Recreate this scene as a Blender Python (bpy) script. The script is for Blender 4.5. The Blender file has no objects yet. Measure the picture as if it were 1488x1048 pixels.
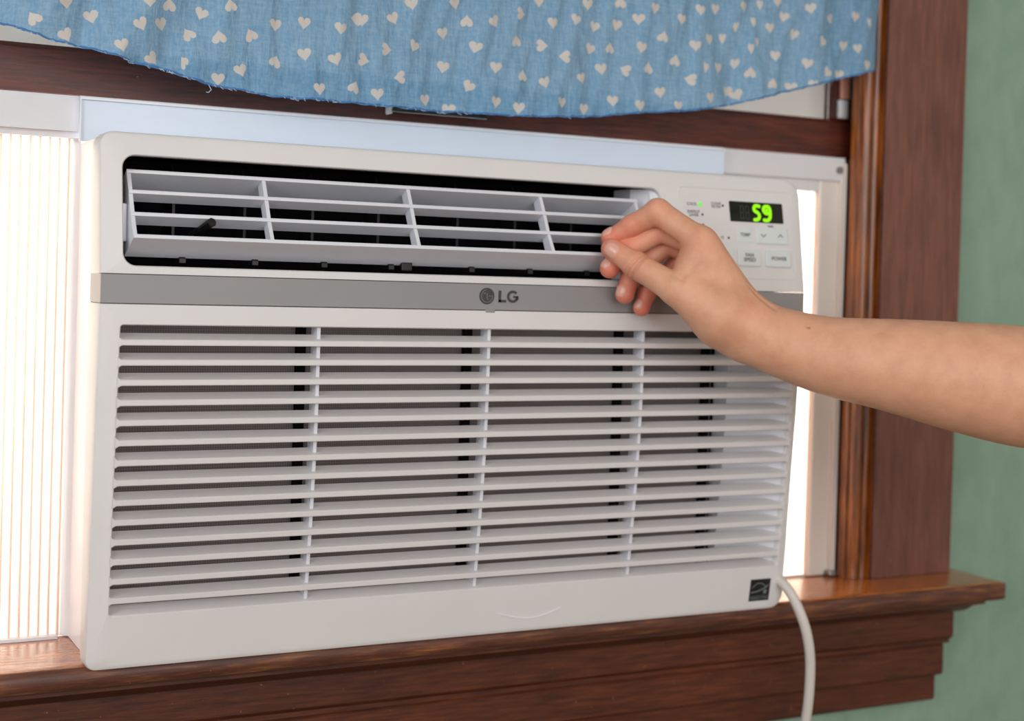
import bpy, bmesh, math, random
import numpy as np
from mathutils import Vector, Matrix, geometry
random.seed(7)
SC = bpy.context.scene
COL = SC.collection
ZO = 0.80                      # height of the window stool above the floor
V = Vector

# ------------------------------------------------------------------ camera
cam_d = bpy.data.cameras.new('camera'); cam = bpy.data.objects.new('camera', cam_d); COL.objects.link(cam)
r_, u_, f_ = V((.8891, -.4567, .0291)), V((-.0198, .0251, .9995)), V((.4572, .8893, -.0133))
cam.matrix_world = Matrix(((r_.x, u_.x, -f_.x, -.21103), (r_.y, u_.y, -f_.y, -1.0244), (r_.z, u_.z, -f_.z, .28106 + ZO), (0, 0, 0, 1)))
cam_d.sensor_width = 36; cam_d.lens = 2154.1 / 1488 * 36
cam_d.shift_x = -.0007; cam_d.shift_y = -.0593
cam_d.clip_start = .02
cam_d.dof.use_dof = True; cam_d.dof.focus_distance = 1.07; cam_d.dof.aperture_fstop = 5.0
SC.camera = cam

# ------------------------------------------------------------------ world, lamps, exposure
w = bpy.data.worlds.new('sky'); SC.world = w; w.use_nodes = True
w.node_tree.nodes['Background'].inputs[0].default_value = (.86, .93, 1, 1)
w.node_tree.nodes['Background'].inputs[1].default_value = 10.0
def lamp(name, typ, loc, aim, energy, color, size=None, sy=None):
    d = bpy.data.lights.new(name, typ); d.energy = energy; d.color = color
    if typ == 'AREA':
        d.shape = 'RECTANGLE'; d.size = size; d.size_y = sy or size
    else:
        d.angle = .01
    o = bpy.data.objects.new(name, d); COL.objects.link(o)
    o.location = V(loc) + V((0, 0, ZO))
    o.rotation_euler = (V(aim) - V(loc)).to_track_quat('-Z', 'Y').to_euler()
    return o
lamp('sun', 'SUN', (.6, 3, 3.2), (0, 0, 0), 9.0, (1, .90, .74))
lamp('left_fill_light', 'AREA', (-1.75, -1.2, .75), (.3, 0, .2), 25, (.94, .97, 1), 1.2, 1.3)  # soft area light added on the left; no window stands there
lamp('back_fill_light', 'AREA', (.1, -2.45, .62), (.3, 0, .2), 27, (1, .985, .98), 1.8, 1.2)  # added frontal fill behind the camera, not an actual window
SC.view_settings.view_transform = 'Standard'; SC.view_settings.look = 'None'
SC.view_settings.exposure = 0.0; SC.view_settings.gamma = 1; SC.view_settings.use_curve_mapping = False

# ------------------------------------------------------------------ materials
def lin(r, g, b):
    return tuple(((c / 255) / 12.92 if c / 255 <= .04045 else ((c / 255 + .055) / 1.055) ** 2.4) for c in (r, g, b)) + (1,)
def newmat(name):
    m = bpy.data.materials.new(name); m.use_nodes = True
    nt = m.node_tree; return m, nt, nt.nodes['Principled BSDF'], nt.nodes['Material Output']
def bump(nt, p, src, strength=.2, dist=.001):
    b = nt.nodes.new('ShaderNodeBump'); b.inputs['Strength'].default_value = strength; b.inputs['Distance'].default_value = dist
    nt.links.new(src, b.inputs['Height']); nt.links.new(b.outputs[0], p.inputs['Normal']); return b
def noise(nt, scale, detail=4, rough=.6, stretch=None, src='Object'):
    tc = nt.nodes.new('ShaderNodeTexCoord'); n = nt.nodes.new('ShaderNodeTexNoise')
    n.inputs['Scale'].default_value = scale; n.inputs['Detail'].default_value = detail; n.inputs['Roughness'].default_value = rough
    mp = nt.nodes.new('ShaderNodeMapping'); nt.links.new(tc.outputs[src], mp.inputs[0]); nt.links.new(mp.outputs[0], n.inputs['Vector'])
    if stretch: mp.inputs['Scale'].default_value = stretch
    return n
def ramp(nt, src, stops):
    r = nt.nodes.new('ShaderNodeValToRGB'); nt.links.new(src, r.inputs[0])
    while len(r.color_ramp.elements) < len(stops): r.color_ramp.elements.new(.5)
    for e, (p, c) in zip(r.color_ramp.elements, stops): e.position = p; e.color = c
    return r
def plastic(name, col, rough=.4, grain=.0, spec=.5):
    m, nt, p, o = newmat(name)
    n = noise(nt, 900, 2)
    c = V(col[:3])
    rr = ramp(nt, noise(nt, 14, 3).outputs[0], [(.3, tuple(c * .97) + (1,)), (.7, tuple(c * 1.01) + (1,))])
    nt.links.new(rr.outputs[0], p.inputs['Base Color'])
    p.inputs['Roughness'].default_value = rough; p.inputs['Specular IOR Level'].default_value = spec
    if grain: bump(nt, p, n.outputs[0], grain, .0003)
    return m
def wood(name, c1, c2, c3, stretch, rough=.35, coat=.3, scale=30):
    m, nt, p, o = newmat(name)
    g = noise(nt, scale, 8, .65, stretch)
    big = noise(nt, 6, 3, .5)
    r = ramp(nt, g.outputs[0], [(.30, c1), (.52, c2), (.75, c3)])
    mx = nt.nodes.new('ShaderNodeMix'); mx.data_type = 'RGBA'; mx.blend_type = 'MULTIPLY'
    rb = ramp(nt, big.outputs[0], [(.35, (.62, .58, .58, 1)), (.65, (1.1, 1.06, 1.03, 1))])
    mx.inputs[0].default_value = .8
    nt.links.new(r.outputs[0], mx.inputs[6]); nt.links.new(rb.outputs[0], mx.inputs[7])
    # specks of dust and small chips
    sp = noise(nt, 260, 2, .5); rs = ramp(nt, sp.outputs[0], [(.72, (0, 0, 0, 1)), (.80, (1, 1, 1, 1))])
    mx2 = nt.nodes.new('ShaderNodeMix'); mx2.data_type = 'RGBA'; nt.links.new(rs.outputs[0], mx2.inputs[0])
    nt.links.new(mx.outputs[2], mx2.inputs[6]); mx2.inputs[7].default_value = lin(150, 105, 90)
    nt.links.new(mx2.outputs[2], p.inputs['Base Color'])
    p.inputs['Roughness'].default_value = rough
    p.inputs['Coat Weight'].default_value = coat; p.inputs['Coat Roughness'].default_value = .25
    bump(nt, p, g.outputs[0], .25, .0006)
    return m

M = {}
M['panel'] = plastic('white_panel_plastic', lin(224, 222, 222), .42, .05)
M['slat'] = plastic('white_slat_plastic', lin(224, 221, 221), .42)
M['louver'] = plastic('cool_white_louver_plastic', lin(222, 224, 232), .38)
M['rail'] = plastic('white_steel_blue_light_tint', lin(220, 229, 242), .35)  # blue bounce from the curtain painted into the white
M['track'] = plastic('white_vinyl', lin(220, 219, 222), .45)
M['track_warm'] = plastic('warm_white_vinyl', lin(222, 214, 208), .45)
M['cabinet'] = plastic('white_painted_steel', lin(236, 236, 240), .35)
M['band'] = plastic('grey_band_plastic', lin(146, 145, 146), .42, .12)
M['band_dark'] = plastic('dark_joint', lin(70, 62, 60), .6)
M['logo'] = plastic('charcoal_print', lin(62, 60, 62), .5)
M['logo_light'] = plastic('grey_print', lin(112, 110, 113), .5)
M['text'] = plastic('grey_lettering', lin(120, 122, 126), .6)
M['text_dark'] = plastic('dark_dot', lin(60, 62, 66), .6)
M['button'] = plastic('button_plastic', lin(219, 225, 226), .3)
M['black'] = plastic('black_plastic', lin(15, 14, 15), .45)
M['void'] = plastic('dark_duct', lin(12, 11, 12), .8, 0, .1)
M['screen'] = plastic('display_glass', lin(16, 20, 16), .12)
M['screen_ghost'] = plastic('unlit_segments', lin(44, 50, 44), .3)
M['sticker'] = plastic('black_sticker', lin(20, 22, 24), .35)
M['sticker_line'] = plastic('sticker_print', lin(120, 130, 130), .5)
M['metal'] = plastic('dull_steel', lin(150, 148, 145), .35); M['metal'].node_tree.nodes['Principled BSDF'].inputs['Metallic'].default_value = .8
M['lift'] = plastic('dark_metal_lift', lin(48, 40, 36), .25)
M['cord'] = plastic('white_cord_rubber', lin(214, 208, 202), .45)
M['lit_stile'] = plastic('daylit_stile_wood', lin(250, 178, 150), .4)  # salmon is sash wood with outdoor light put into its colour
def emit(name, col, s):
    m, nt, p, o = newmat(name); p.inputs['Base Color'].default_value = (0, 0, 0, 1)
    p.inputs['Emission Color'].default_value = col; p.inputs['Emission Strength'].default_value = s; return m
M['digit'] = emit('lit_digit', lin(160, 255, 0), 1.0)
M['led'] = emit('lit_led', lin(110, 255, 70), .9)

# evaporator filter: fine weave
m, nt, p, o = newmat('filter_mesh'); M['filter'] = m
tc = nt.nodes.new('ShaderNodeTexCoord')
def wave(nt, tc, scale, direction):
    wv = nt.nodes.new('ShaderNodeTexWave'); wv.bands_direction = direction; wv.inputs['Scale'].default_value = scale; nt.links.new(tc.outputs['Object'], wv.inputs[0]); return wv
wv = wave(nt, tc, 170, 'X'); w2 = wave(nt, tc, 170, 'Z')
ad = nt.nodes.new('ShaderNodeMath'); ad.operation = 'MULTIPLY'; nt.links.new(wv.outputs[1], ad.inputs[0]); nt.links.new(w2.outputs[1], ad.inputs[1])
rr = ramp(nt, ad.outputs[0], [(.1, lin(132, 124, 122)), (.8, lin(92, 86, 85))]); nt.links.new(rr.outputs[0], p.inputs['Base Color']); p.inputs['Roughness'].default_value = .7

M['sash_wood'] = wood('dark_red_varnished_wood', lin(52, 18, 8), lin(86, 32, 15), lin(118, 50, 26), (1, 10, 12), .5, .1)
M['casing_wood'] = wood('dull_maroon_brown_wood', lin(94, 57, 49), lin(117, 74, 63), lin(136, 87, 70), (8, 8, .7), .5, .12)
M['stop_wood'] = wood('amber_varnished_wood', lin(48, 20, 5), lin(138, 74, 16), lin(190, 108, 28), (10, 10, .8), .3, .5, 22)
M['stool_wood'] = wood('worn_orange_brown_wood', lin(112, 58, 18), lin(178, 102, 36), lin(214, 136, 58), (.8, 10, 10), .25, .8)
M['apron_wood'] = wood('red_brown_varnished_wood', lin(56, 22, 8), lin(92, 42, 17), lin(118, 60, 27), (.8, 10, 10), .5, .05)

m, nt, p, o = newmat('green_plaster_paint'); M['wall'] = m
n1 = noise(nt, 26, 6, .6, (1.6, 1.6, .9)); n2 = noise(nt, 5, 3, .5)
rr = ramp(nt, n1.outputs[0], [(.3, lin(130, 160, 142)), (.7, lin(145, 174, 155))])
nt.links.new(rr.outputs[0], p.inputs['Base Color']); p.inputs['Roughness'].default_value = .5
ad = nt.nodes.new('ShaderNodeMath'); nt.links.new(n1.outputs[0], ad.inputs[0]); nt.links.new(n2.outputs[0], ad.inputs[1])
bump(nt, p, ad.outputs[0], .45, .004)
M['room'] = plastic('cream_room_paint', lin(214, 208, 198), .7)
M['floor'] = wood('oak_floor', lin(96, 60, 36), lin(134, 90, 56), lin(160, 112, 74), (1, 10, 10), .4, .2)

def translucent(name, col, frac, tint=None, rough=.6, transp=0.):
    m, nt, p, o = newmat(name)
    p.inputs['Base Color'].default_value = col; p.inputs['Roughness'].default_value = rough
    p.inputs['Specular IOR Level'].default_value = .2
    t = nt.nodes.new('ShaderNodeBsdfTranslucent'); t.inputs[0].default_value = tint or col
    mx = nt.nodes.new('ShaderNodeMixShader'); mx.inputs[0].default_value = frac
    nt.links.new(p.outputs[0], mx.inputs[1]); nt.links.new(t.outputs[0], mx.inputs[2])
    out = mx
    if transp:
        tr = nt.nodes.new('ShaderNodeBsdfTransparent'); m2 = nt.nodes.new('ShaderNodeMixShader'); m2.inputs[0].default_value = transp
        nt.links.new(mx.outputs[0], m2.inputs[1]); nt.links.new(tr.outputs[0], m2.inputs[2]); out = m2
    nt.links.new(out.outputs[0], o.inputs['Surface'])
    return m, nt, p, t
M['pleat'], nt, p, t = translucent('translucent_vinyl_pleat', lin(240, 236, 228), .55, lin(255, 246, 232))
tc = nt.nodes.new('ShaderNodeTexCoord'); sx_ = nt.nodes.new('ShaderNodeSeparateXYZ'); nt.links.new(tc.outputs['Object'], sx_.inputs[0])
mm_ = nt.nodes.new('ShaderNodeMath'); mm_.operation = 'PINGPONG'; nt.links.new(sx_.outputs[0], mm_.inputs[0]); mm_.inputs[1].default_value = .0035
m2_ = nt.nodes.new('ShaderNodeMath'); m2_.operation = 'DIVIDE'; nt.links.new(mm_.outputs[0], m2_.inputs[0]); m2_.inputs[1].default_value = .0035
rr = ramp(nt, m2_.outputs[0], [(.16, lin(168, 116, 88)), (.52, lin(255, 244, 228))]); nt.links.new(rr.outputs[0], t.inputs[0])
M['shade'] = translucent('white_roller_shade', lin(212, 208, 203), .24)[0]
M['cloth'], nt, p, t = translucent('blue_cotton', lin(120, 166, 208), .38, lin(140, 190, 228), .85, .10)
wv = noise(nt, 500, 2, .7, (1, 1, .12)); n3 = noise(nt, 500, 2, .7, (.12, 1, 1)); n4 = noise(nt, 9, 3, .5)
ad = nt.nodes.new('ShaderNodeMath'); nt.links.new(wv.outputs[0], ad.inputs[0]); nt.links.new(n3.outputs[0], ad.inputs[1])
ad2 = nt.nodes.new('ShaderNodeMath'); ad2.operation = 'MULTIPLY_ADD'; nt.links.new(ad.outputs[0], ad2.inputs[0]); ad2.inputs[1].default_value = .5; ad2.inputs[2].default_value = 0
rr = ramp(nt, ad2.outputs[0], [(.38, lin(124, 176, 218)), (.62, lin(156, 200, 230))])
nt.links.new(rr.outputs[0], p.inputs['Base Color']); nt.links.new(rr.outputs[0], t.inputs[0])
crs = noise(nt, 22, 5, .6, (1.6, 1, .55)); bump(nt, p, crs.outputs[0], 1.0, .012)
M['heart'] = translucent('cream_printed_heart', lin(226, 220, 214), .3, lin(232, 222, 212), .85, .05)[0]
M['stitch'] = plastic('blue_hem_stitch', lin(70, 124, 182), .85)
M['thread'] = plastic('white_frayed_thread', lin(196, 212, 232), .85)

m, nt, p, o = newmat('window_glass'); M['glass'] = m
p.inputs['Base Color'].default_value = (1, 1, 1, 1); p.inputs['Roughness'].default_value = .02; p.inputs['Transmission Weight'].default_value = 1; p.inputs['IOR'].default_value = 1.45

m, nt, p, o = newmat('skin'); M['skin'] = m
at = nt.nodes.new('ShaderNodeVertexColor'); at.layer_name = 'tone'
sep = nt.nodes.new('ShaderNodeSeparateColor'); nt.links.new(at.outputs[0], sep.inputs[0])
nz = noise(nt, 60, 5, .6)
r1 = ramp(nt, nz.outputs[0], [(.3, lin(214, 156, 126)), (.7, lin(230, 174, 142))])
mxa = nt.nodes.new('ShaderNodeMix'); mxa.data_type = 'RGBA'; nt.links.new(sep.outputs[0], mxa.inputs[0]); nt.links.new(r1.outputs[0], mxa.inputs[6]); mxa.inputs[7].default_value = lin(226, 116, 98)
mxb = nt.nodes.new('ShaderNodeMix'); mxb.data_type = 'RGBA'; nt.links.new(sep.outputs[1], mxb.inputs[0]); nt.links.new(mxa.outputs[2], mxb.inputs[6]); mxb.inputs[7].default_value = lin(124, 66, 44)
nt.links.new(mxb.outputs[2], p.inputs['Base Color'])
p.inputs['Roughness'].default_value = .5; p.inputs['Subsurface Weight'].default_value = .12
p.inputs['Subsurface Radius'].default_value = (.8, .3, .15); p.inputs['Subsurface Scale'].default_value = .006
vo = nt.nodes.new('ShaderNodeTexVoronoi'); vo.inputs['Scale'].default_value = 900; tc = nt.nodes.new('ShaderNodeTexCoord'); nt.links.new(tc.outputs['Object'], vo.inputs[0])
bump(nt, p, vo.outputs[0], .25, .0004)
M['nail'] = plastic('fingernail', lin(226, 170, 152), .22)

# ------------------------------------------------------------------ helpers
def tag(o, label=None, cat=None, group=None, kind=None):
    for k, v in (('label', label), ('category', cat), ('group', group), ('kind', kind)):
        if v: o[k] = v
    return o
def thing(name, base, label=None, cat=None, group=None, kind=None):
    o = bpy.data.objects.new(name, None); COL.objects.link(o); o.empty_display_size = .05
    o.location = V(base) + V((0, 0, ZO)); return tag(o, label, cat, group, kind)
def mesh_obj(name, verts, faces, mat, parent=None, smooth=False, angle=35, midx=None, mats=None, recalc=True):
    """vertices are in the scene's frame (stool top at z = 0.003); parts are shifted to their parent's frame"""
    base = V((0, 0, 0))
    q = parent
    while q is not None: base += q.location; q = q.parent
    off = base - V((0, 0, ZO)) if parent is not None else V((0, 0, 0))
    me = bpy.data.meshes.new(name)
    me.from_pydata([tuple(V(v) - off) for v in verts], [], faces)
    for mm in (mats or [mat]): me.materials.append(mm)
    if midx: me.polygons.foreach_set('material_index', midx)
    if recalc:
        bm = bmesh.new(); bm.from_mesh(me); bmesh.ops.recalc_face_normals(bm, faces=bm.faces); bm.to_mesh(me); bm.free()
    if smooth:
        me.polygons.foreach_set('use_smooth', [True] * len(me.polygons)); me.set_sharp_from_angle(angle=math.radians(angle))
    me.update()
    o = bpy.data.objects.new(name, me); COL.objects.link(o)
    if parent is not None: o.parent = parent
    else: o.location = (0, 0, ZO)
    return o
class MB:
    def __init__(s): s.v = []; s.f = []
    def add(s, v, f):
        n = len(s.v); s.v += [tuple(a) for a in v]; s.f += [tuple(i + n for i in g) for g in f]; return s
    def box(s, x0, x1, y0, y1, z0, z1, b=0):
        if b <= 0:
            v = [(x, y, z) for x in (x0, x1) for y in (y0, y1) for z in (z0, z1)]
            return s.add(v, [(0, 1, 3, 2), (4, 6, 7, 5), (0, 4, 5, 1), (2, 3, 7, 6), (0, 2, 6, 4), (1, 5, 7, 3)])
        bm = bmesh.new(); bmesh.ops.create_cube(bm, size=1)
        for q in bm.verts: q.co = V(((x0 + x1) / 2 + q.co.x * (x1 - x0), (y0 + y1) / 2 + q.co.y * (y1 - y0), (z0 + z1) / 2 + q.co.z * (z1 - z0)))
        bmesh.ops.bevel(bm, geom=bm.edges[:] + bm.verts[:], offset=b, segments=2, affect='EDGES', profile=.5)
        bm.verts.index_update(); s.add([q.co[:] for q in bm.verts], [[q.index for q in f.verts] for f in bm.faces]); bm.free(); return s
    def prism_x(s, prof, x0, x1):      # profile of (y, z) swept along x
        n = len(prof)
        v = [(x0, y, z) for y, z in prof] + [(x1, y, z) for y, z in prof]
        return s.add(v, [(i, (i + 1) % n, n + (i + 1) % n, n + i) for i in range(n)] + [tuple(range(n)), tuple(range(2 * n - 1, n - 1, -1))])
    def prism_z(s, prof, z0, z1):      # profile of (x, y)
        n = len(prof)
        v = [(x, y, z0) for x, y in prof] + [(x, y, z1) for x, y in prof]
        return s.add(v, [(i, (i + 1) % n, n + (i + 1) % n, n + i) for i in range(n)] + [tuple(range(n)), tuple(range(2 * n - 1, n - 1, -1))])
    def tube(s, pts, r, n=10, rs=None, flat=1.0):
        pts = [V(p) for p in pts]; rings = []
        up = V((0, 0, 1))
        for i, p in enumerate(pts):
            d = (pts[min(i + 1, len(pts) - 1)] - pts[max(i - 1, 0)]).normalized()
            a = d.cross(V((0, 1, 0)));
            if a.length < .1: a = d.cross(V((1, 0, 0)))
            a.normalize(); b = d.cross(a).normalized(); rr = rs[i] if rs else r
            rings.append([p + a * math.cos(2 * math.pi * k / n) * rr + b * math.sin(2 * math.pi * k / n) * rr * flat for k in range(n)])
        v = [q for rg in rings for q in rg]
        f = [(i * n + k, i * n + (k + 1) % n, (i + 1) * n + (k + 1) % n, (i + 1) * n + k) for i in range(len(pts) - 1) for k in range(n)]
        f += [tuple(range(n)), tuple(range(len(v) - 1, len(v) - n - 1, -1))]
        return s.add(v, f)
    def strip(s, pts, wd, y0, y1):     # flat stroke drawn in the xz plane, with thickness
        L = []; R = []
        P = [V((a, b)) for a, b in pts]
        for i, p in enumerate(P):
            d = P[min(i + 1, len(P) - 1)] - P[max(i - 1, 0)]; n = V((-d.y, d.x)).normalized() * wd / 2
            L.append(p + n); R.append(p - n)
        n = len(P); v = []
        for y in (y0, y1):
            v += [(q.x, y, q.y) for q in L] + [(q.x, y, q.y) for q in R]
        f = []
        for i in range(n - 1):
            f += [(i, i + 1, n + i + 1, n + i), (2 * n + i, 3 * n + i, 3 * n + i + 1, 2 * n + i + 1), (i, 2 * n + i, 2 * n + i + 1, i + 1), (n + i, n + i + 1, 3 * n + i + 1, 3 * n + i)]
        f += [(0, n, 3 * n, 2 * n), (n - 1, 3 * n - 1, 4 * n - 1, 2 * n - 1)]
        return s.add(v, f)
    def disc(s, cx, cz, rx, rz, y0, y1, n=24):
        v = [(cx + rx * math.cos(2 * math.pi * k / n), y, cz + rz * math.sin(2 * math.pi * k / n)) for y in (y0, y1) for k in range(n)]
        return s.add(v, [tuple(range(n)), tuple(range(2 * n - 1, n - 1, -1))] + [(k, (k + 1) % n, n + (k + 1) % n, n + k) for k in range(n)])
    def build(s, name, mat, parent=None, smooth=False, **k): return mesh_obj(name, s.v, s.f, mat, parent, smooth, **k)
def rrect(x0, x1, z0, z1, r, n=6):
    out = []
    for cx, cz, a0 in ((x1 - r, z1 - r, 0), (x0 + r, z1 - r, 90), (x0 + r, z0 + r, 180), (x1 - r, z0 + r, 270)):
        for k in range(n + 1):
            a = math.radians(a0 + 90 * k / n); out.append((cx + r * math.cos(a), cz + r * math.sin(a)))
    return out
def text_obj(name, txt, x, z, yfun, size, mat, parent, align='CENTER', off=0., sx=1., depth=.0001):
    cu = bpy.data.curves.new('lettering', 'FONT'); cu.body = txt; cu.size = size; cu.align_x = align; cu.align_y = 'CENTER'
    cu.offset = off; cu.extrude = depth; cu.resolution_u = 3; cu.space_line = .85
    ob = bpy.data.objects.new('lettering', cu); COL.objects.link(ob)
    dg = bpy.context.evaluated_depsgraph_get(); me = bpy.data.meshes.new_from_object(ob.evaluated_get(dg))
    vs = [V((x + v.co.x * sx, yfun(z + v.co.y) - v.co.z - depth * .5, z + v.co.y)) for v in me.vertices]; fs = [tuple(p.vertices) for p in me.polygons]
    COL.objects.unlink(ob); bpy.data.objects.remove(ob)
    return mesh_obj(name, vs, fs, mat, parent)

# ================================================================== the setting
def struct(name, mb, mat, smooth=False):
    o = mb.build(name, mat, None, smooth); o['kind'] = 'structure'; return o
X0, X1, YB, FL, CE = -1.95, 1.75, -2.65, -.80, 1.70
WY = .100                                    # face of the window wall
OX0, OX1, OZ0, OZ1 = -.158, .758, -.02, 1.25   # opening
mb = MB()
# plaster in front of the lath: a gently uneven face, subdivided
mb.box(X0, OX0, WY, WY + .12, FL, CE).box(OX1, X1, WY, WY + .12, FL, CE).box(OX0, OX1, WY, WY + .12, FL, OZ0).box(OX0, OX1, WY, WY + .12, OZ1, CE)
struct('wall_front', mb, M['wall'])
struct('wall_left', MB().box(X0 - .1, X0, YB, WY + .12, FL, CE), M['room'])
struct('wall_right', MB().box(X1, X1 + .1, YB, WY + .12, FL, CE), M['room'])
struct('wall_back', MB().box(X0, X1, YB - .1, YB, FL, CE), M['room'])
struct('floor', MB().box(X0, X1, YB, WY, FL - .1, FL), M['floor'])
struct('ceiling', MB().box(X0 - .1, X1 + .1, YB - .1, WY + .12, CE, CE + .1), M['room'])

# casings: flat board with a rounded arris
def casing(name, x0, x1, z0, z1):
    y0, y1, r = .082, WY, .003
    prof = [(x0, y1), (x0, y0 + r), (x0 + r, y0), (x1 - r, y0), (x1, y0 + r), (x1, y1)]
    return struct(name, MB().prism_z(prof, z0, z1), M['casing_wood'])
casing('trim_1', .7535, .858, .0035, 1.36)
casing('trim_2', -.258, -.1535, .0035, 1.36)
struct('trim_3', MB().box(-.258, .858, .0815, WY, 1.25, 1.36, .002), M['casing_wood'])
# nail hole in the right casing
# stool with rounded nose and horns
def nose(yf, zt, zb, r, n=6):
    p = [(.30, zt)]
    for k in range(n + 1):
        a = math.radians(90 + 90 * k / n); p.append((yf + r + r * math.cos(a), zt - r + r * math.sin(a)))
    for k in range(n + 1):
        a = math.radians(180 + 90 * k / n); p.append((yf + r + r * math.cos(a), zb + r + r * math.sin(a)))
    p.append((.30, zb)); return p
mb = MB()
prof = nose(.0236, .003, -.015, .008)
mb.prism_x([(min(y, .0995), z) for y, z in prof], -.265, OX0 + .001)
mb.prism_x([(min(y, .0995), z) for y, z in prof], OX1 - .001, .868)
mb.prism_x([(min(y, .20), z) for y, z in prof], OX0 + .001, OX1 - .001)
# rounded horn ends
for s, xe in ((1, .868), (-1, -.265)):
    n = 6
    for k in range(n):
        a0, a1 = math.radians(90 * k / n), math.radians(90 * (k + 1) / n)
        e0, e1 = .009 * math.sin(a0), .009 * math.sin(a1); i0 = .009 * (1 - math.cos(a0)); i1 = .009 * (1 - math.cos(a1))
        pa = [(min(max(y, .0236 + i0), .0995), z * 1.0 if abs(z + .006) < .009 - i0 * .4 else (-.006 + math.copysign(.009 - i0 * .4, z + .006))) for y, z in prof]
        pb = [(min(max(y, .0236 + i1), .0995), z * 1.0 if abs(z + .006) < .009 - i1 * .4 else (-.006 + math.copysign(.009 - i1 * .4, z + .006))) for y, z in prof]
        m_ = len(pa); v = [(xe + s * e0, y, z) for y, z in pa] + [(xe + s * e1, y, z) for y, z in pb]
        mb.add(v, [(i, (i + 1) % m_, m_ + (i + 1) % m_, m_ + i) for i in range(m_)] + ([tuple(range(m_, 2 * m_))] if k == n - 1 else []))
stl = struct('trim_4', mb, M['stool_wood'], True)
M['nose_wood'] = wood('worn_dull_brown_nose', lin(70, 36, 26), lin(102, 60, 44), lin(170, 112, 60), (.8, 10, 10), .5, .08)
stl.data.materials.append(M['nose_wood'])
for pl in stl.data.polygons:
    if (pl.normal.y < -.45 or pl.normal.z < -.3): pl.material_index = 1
# bed moulding under the nose
bed = [(.0995, -.0150), (.034, -.0150), (.034, -.0185), (.040, -.0200), (.050, -.0235), (.058, -.029), (.066, -.032), (.0995, -.032)]
struct('trim_5', MB().prism_x(bed, -.252, .856), M['apron_wood'], True)
# apron: three stepped boards
ap = thing('trim_6', (.3, .09, -.07), kind='structure')
MB().prism_x([(.0995, -.032), (.073, -.032), (.073, -.058), (.075, -.0605), (.078, -.062), (.078, -.066), (.0995, -.066)], -.252, .854).build('apron_board', M['apron_wood'], ap, True)
MB().prism_x([(.0995, -.0665), (.0815, -.0665), (.0795, -.069), (.0795, -.096), (.0815, -.098), (.0995, -.098)], -.246, .848).build('apron_board', M['apron_wood'], ap, True)
MB().prism_x([(.0995, -.0985), (.0885, -.0985), (.0870, -.100), (.0870, -.122), (.0890, -.1245), (.0995, -.1245)], -.243, .845).build('apron_board', M['apron_wood'], ap, True)

# window
win = thing('window_1', (.3, .13, .0), kind='structure')
SO = M['stop_wood']
for s in (1, -1):                                   # jamb and beaded stop, mirrored about x = .3
    def mx_(p): return [(.3 + s * (x - .3), y) for x, y in p]
    MB().prism_z(mx_([(.7535, .0825), (.7575, .0825), (.7575, .205), (.7535, .205)]), .0035, 1.25).build('jamb', M['sash_wood'], win)
    bead = [(.7535, .101), (.7535, .0835)]
    for c, r in ((.7487, .0042), (.7385, .0052)):
        for k in range(7):
            a = math.radians(10 + 160 * k / 6); bead.append((c + r * math.cos(a), .0895 - r * .9 * math.sin(a)))
        bead.append((c - r - .0008, .0925))
    bead += [(.7305, .0925), (.7290, .0950), (.7290, .101)]
    MB().prism_z(mx_(bead), .0035, 1.25).build('stop_bead', SO, win, True)
    MB().prism_z(mx_([(.7300, .1500), (.7300, .1700), (.7535, .1700), (.7535, .1495)]), .003, 1.25).build('parting_bead', M['sash_wood'], win)
    MB().prism_z(mx_([(.7287, .1245), (.7287, .1280), (.7534, .1280), (.7534, .1245)]), .0035, .4080).build('sash_channel', SO, win)
    MB().prism_z(mx_([(.7245, .1205), (.7245, .1380), (.7530, .1380), (.7530, .1205)]), .447, 1.24).build('sash_stile', M['sash_wood'], win)
# stile edge with daylight painted in, white plug at the corner of the glass
MB().box(.7290, .7400, .1175, .1204, .4670, 1.20, .0005).build('lit_stile_strip', M['lit_stile'], win)
MB().box(.7255, .7375, .1155, .1204, .4475, .4660, .002).build('stile_cap', M['track'], win, True)
MB().prism_x([(.138, .4085), (.1205, .4085), (.1185, .4105), (.1185, .4425), (.1225, .4465), (.138, .4465)], -.152, .7525).build('sash_rail', M['sash_wood'], win, True)
MB().box(-.124, .724, .130, .133, .4468, 1.24).build('pane', M['glass'], win)
lf = MB(); lf.prism_x([(.1184, .4250), (.1150, .4250), (.1070, .4190), (.1065, .4170), (.1080, .4165), (.1184, .4215)], .2545, .3410)
lf.build('sash_lift', M['lift'], win)
MB().box(.2525, .2555, .108, .1183, .4150, .4262, .0008).build('lift_end', M['track'], win, True)
MB().box(-.150, .750, .205, .222, .003, .012).build('sill', M['track'], win)
sh = thing('roller_shade', (.3, .140, .42), 'white shade hanging behind the glass above the dark sash rail', 'shade')
MB().box(-.15, .75, .1395, .1410, .415, 1.22).build('shade_cloth', M['shade'], sh)
MB().box(-.15, .75, .1390, .1480, .405, .417, .002).build('bottom_bar', M['track'], sh, True)

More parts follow.
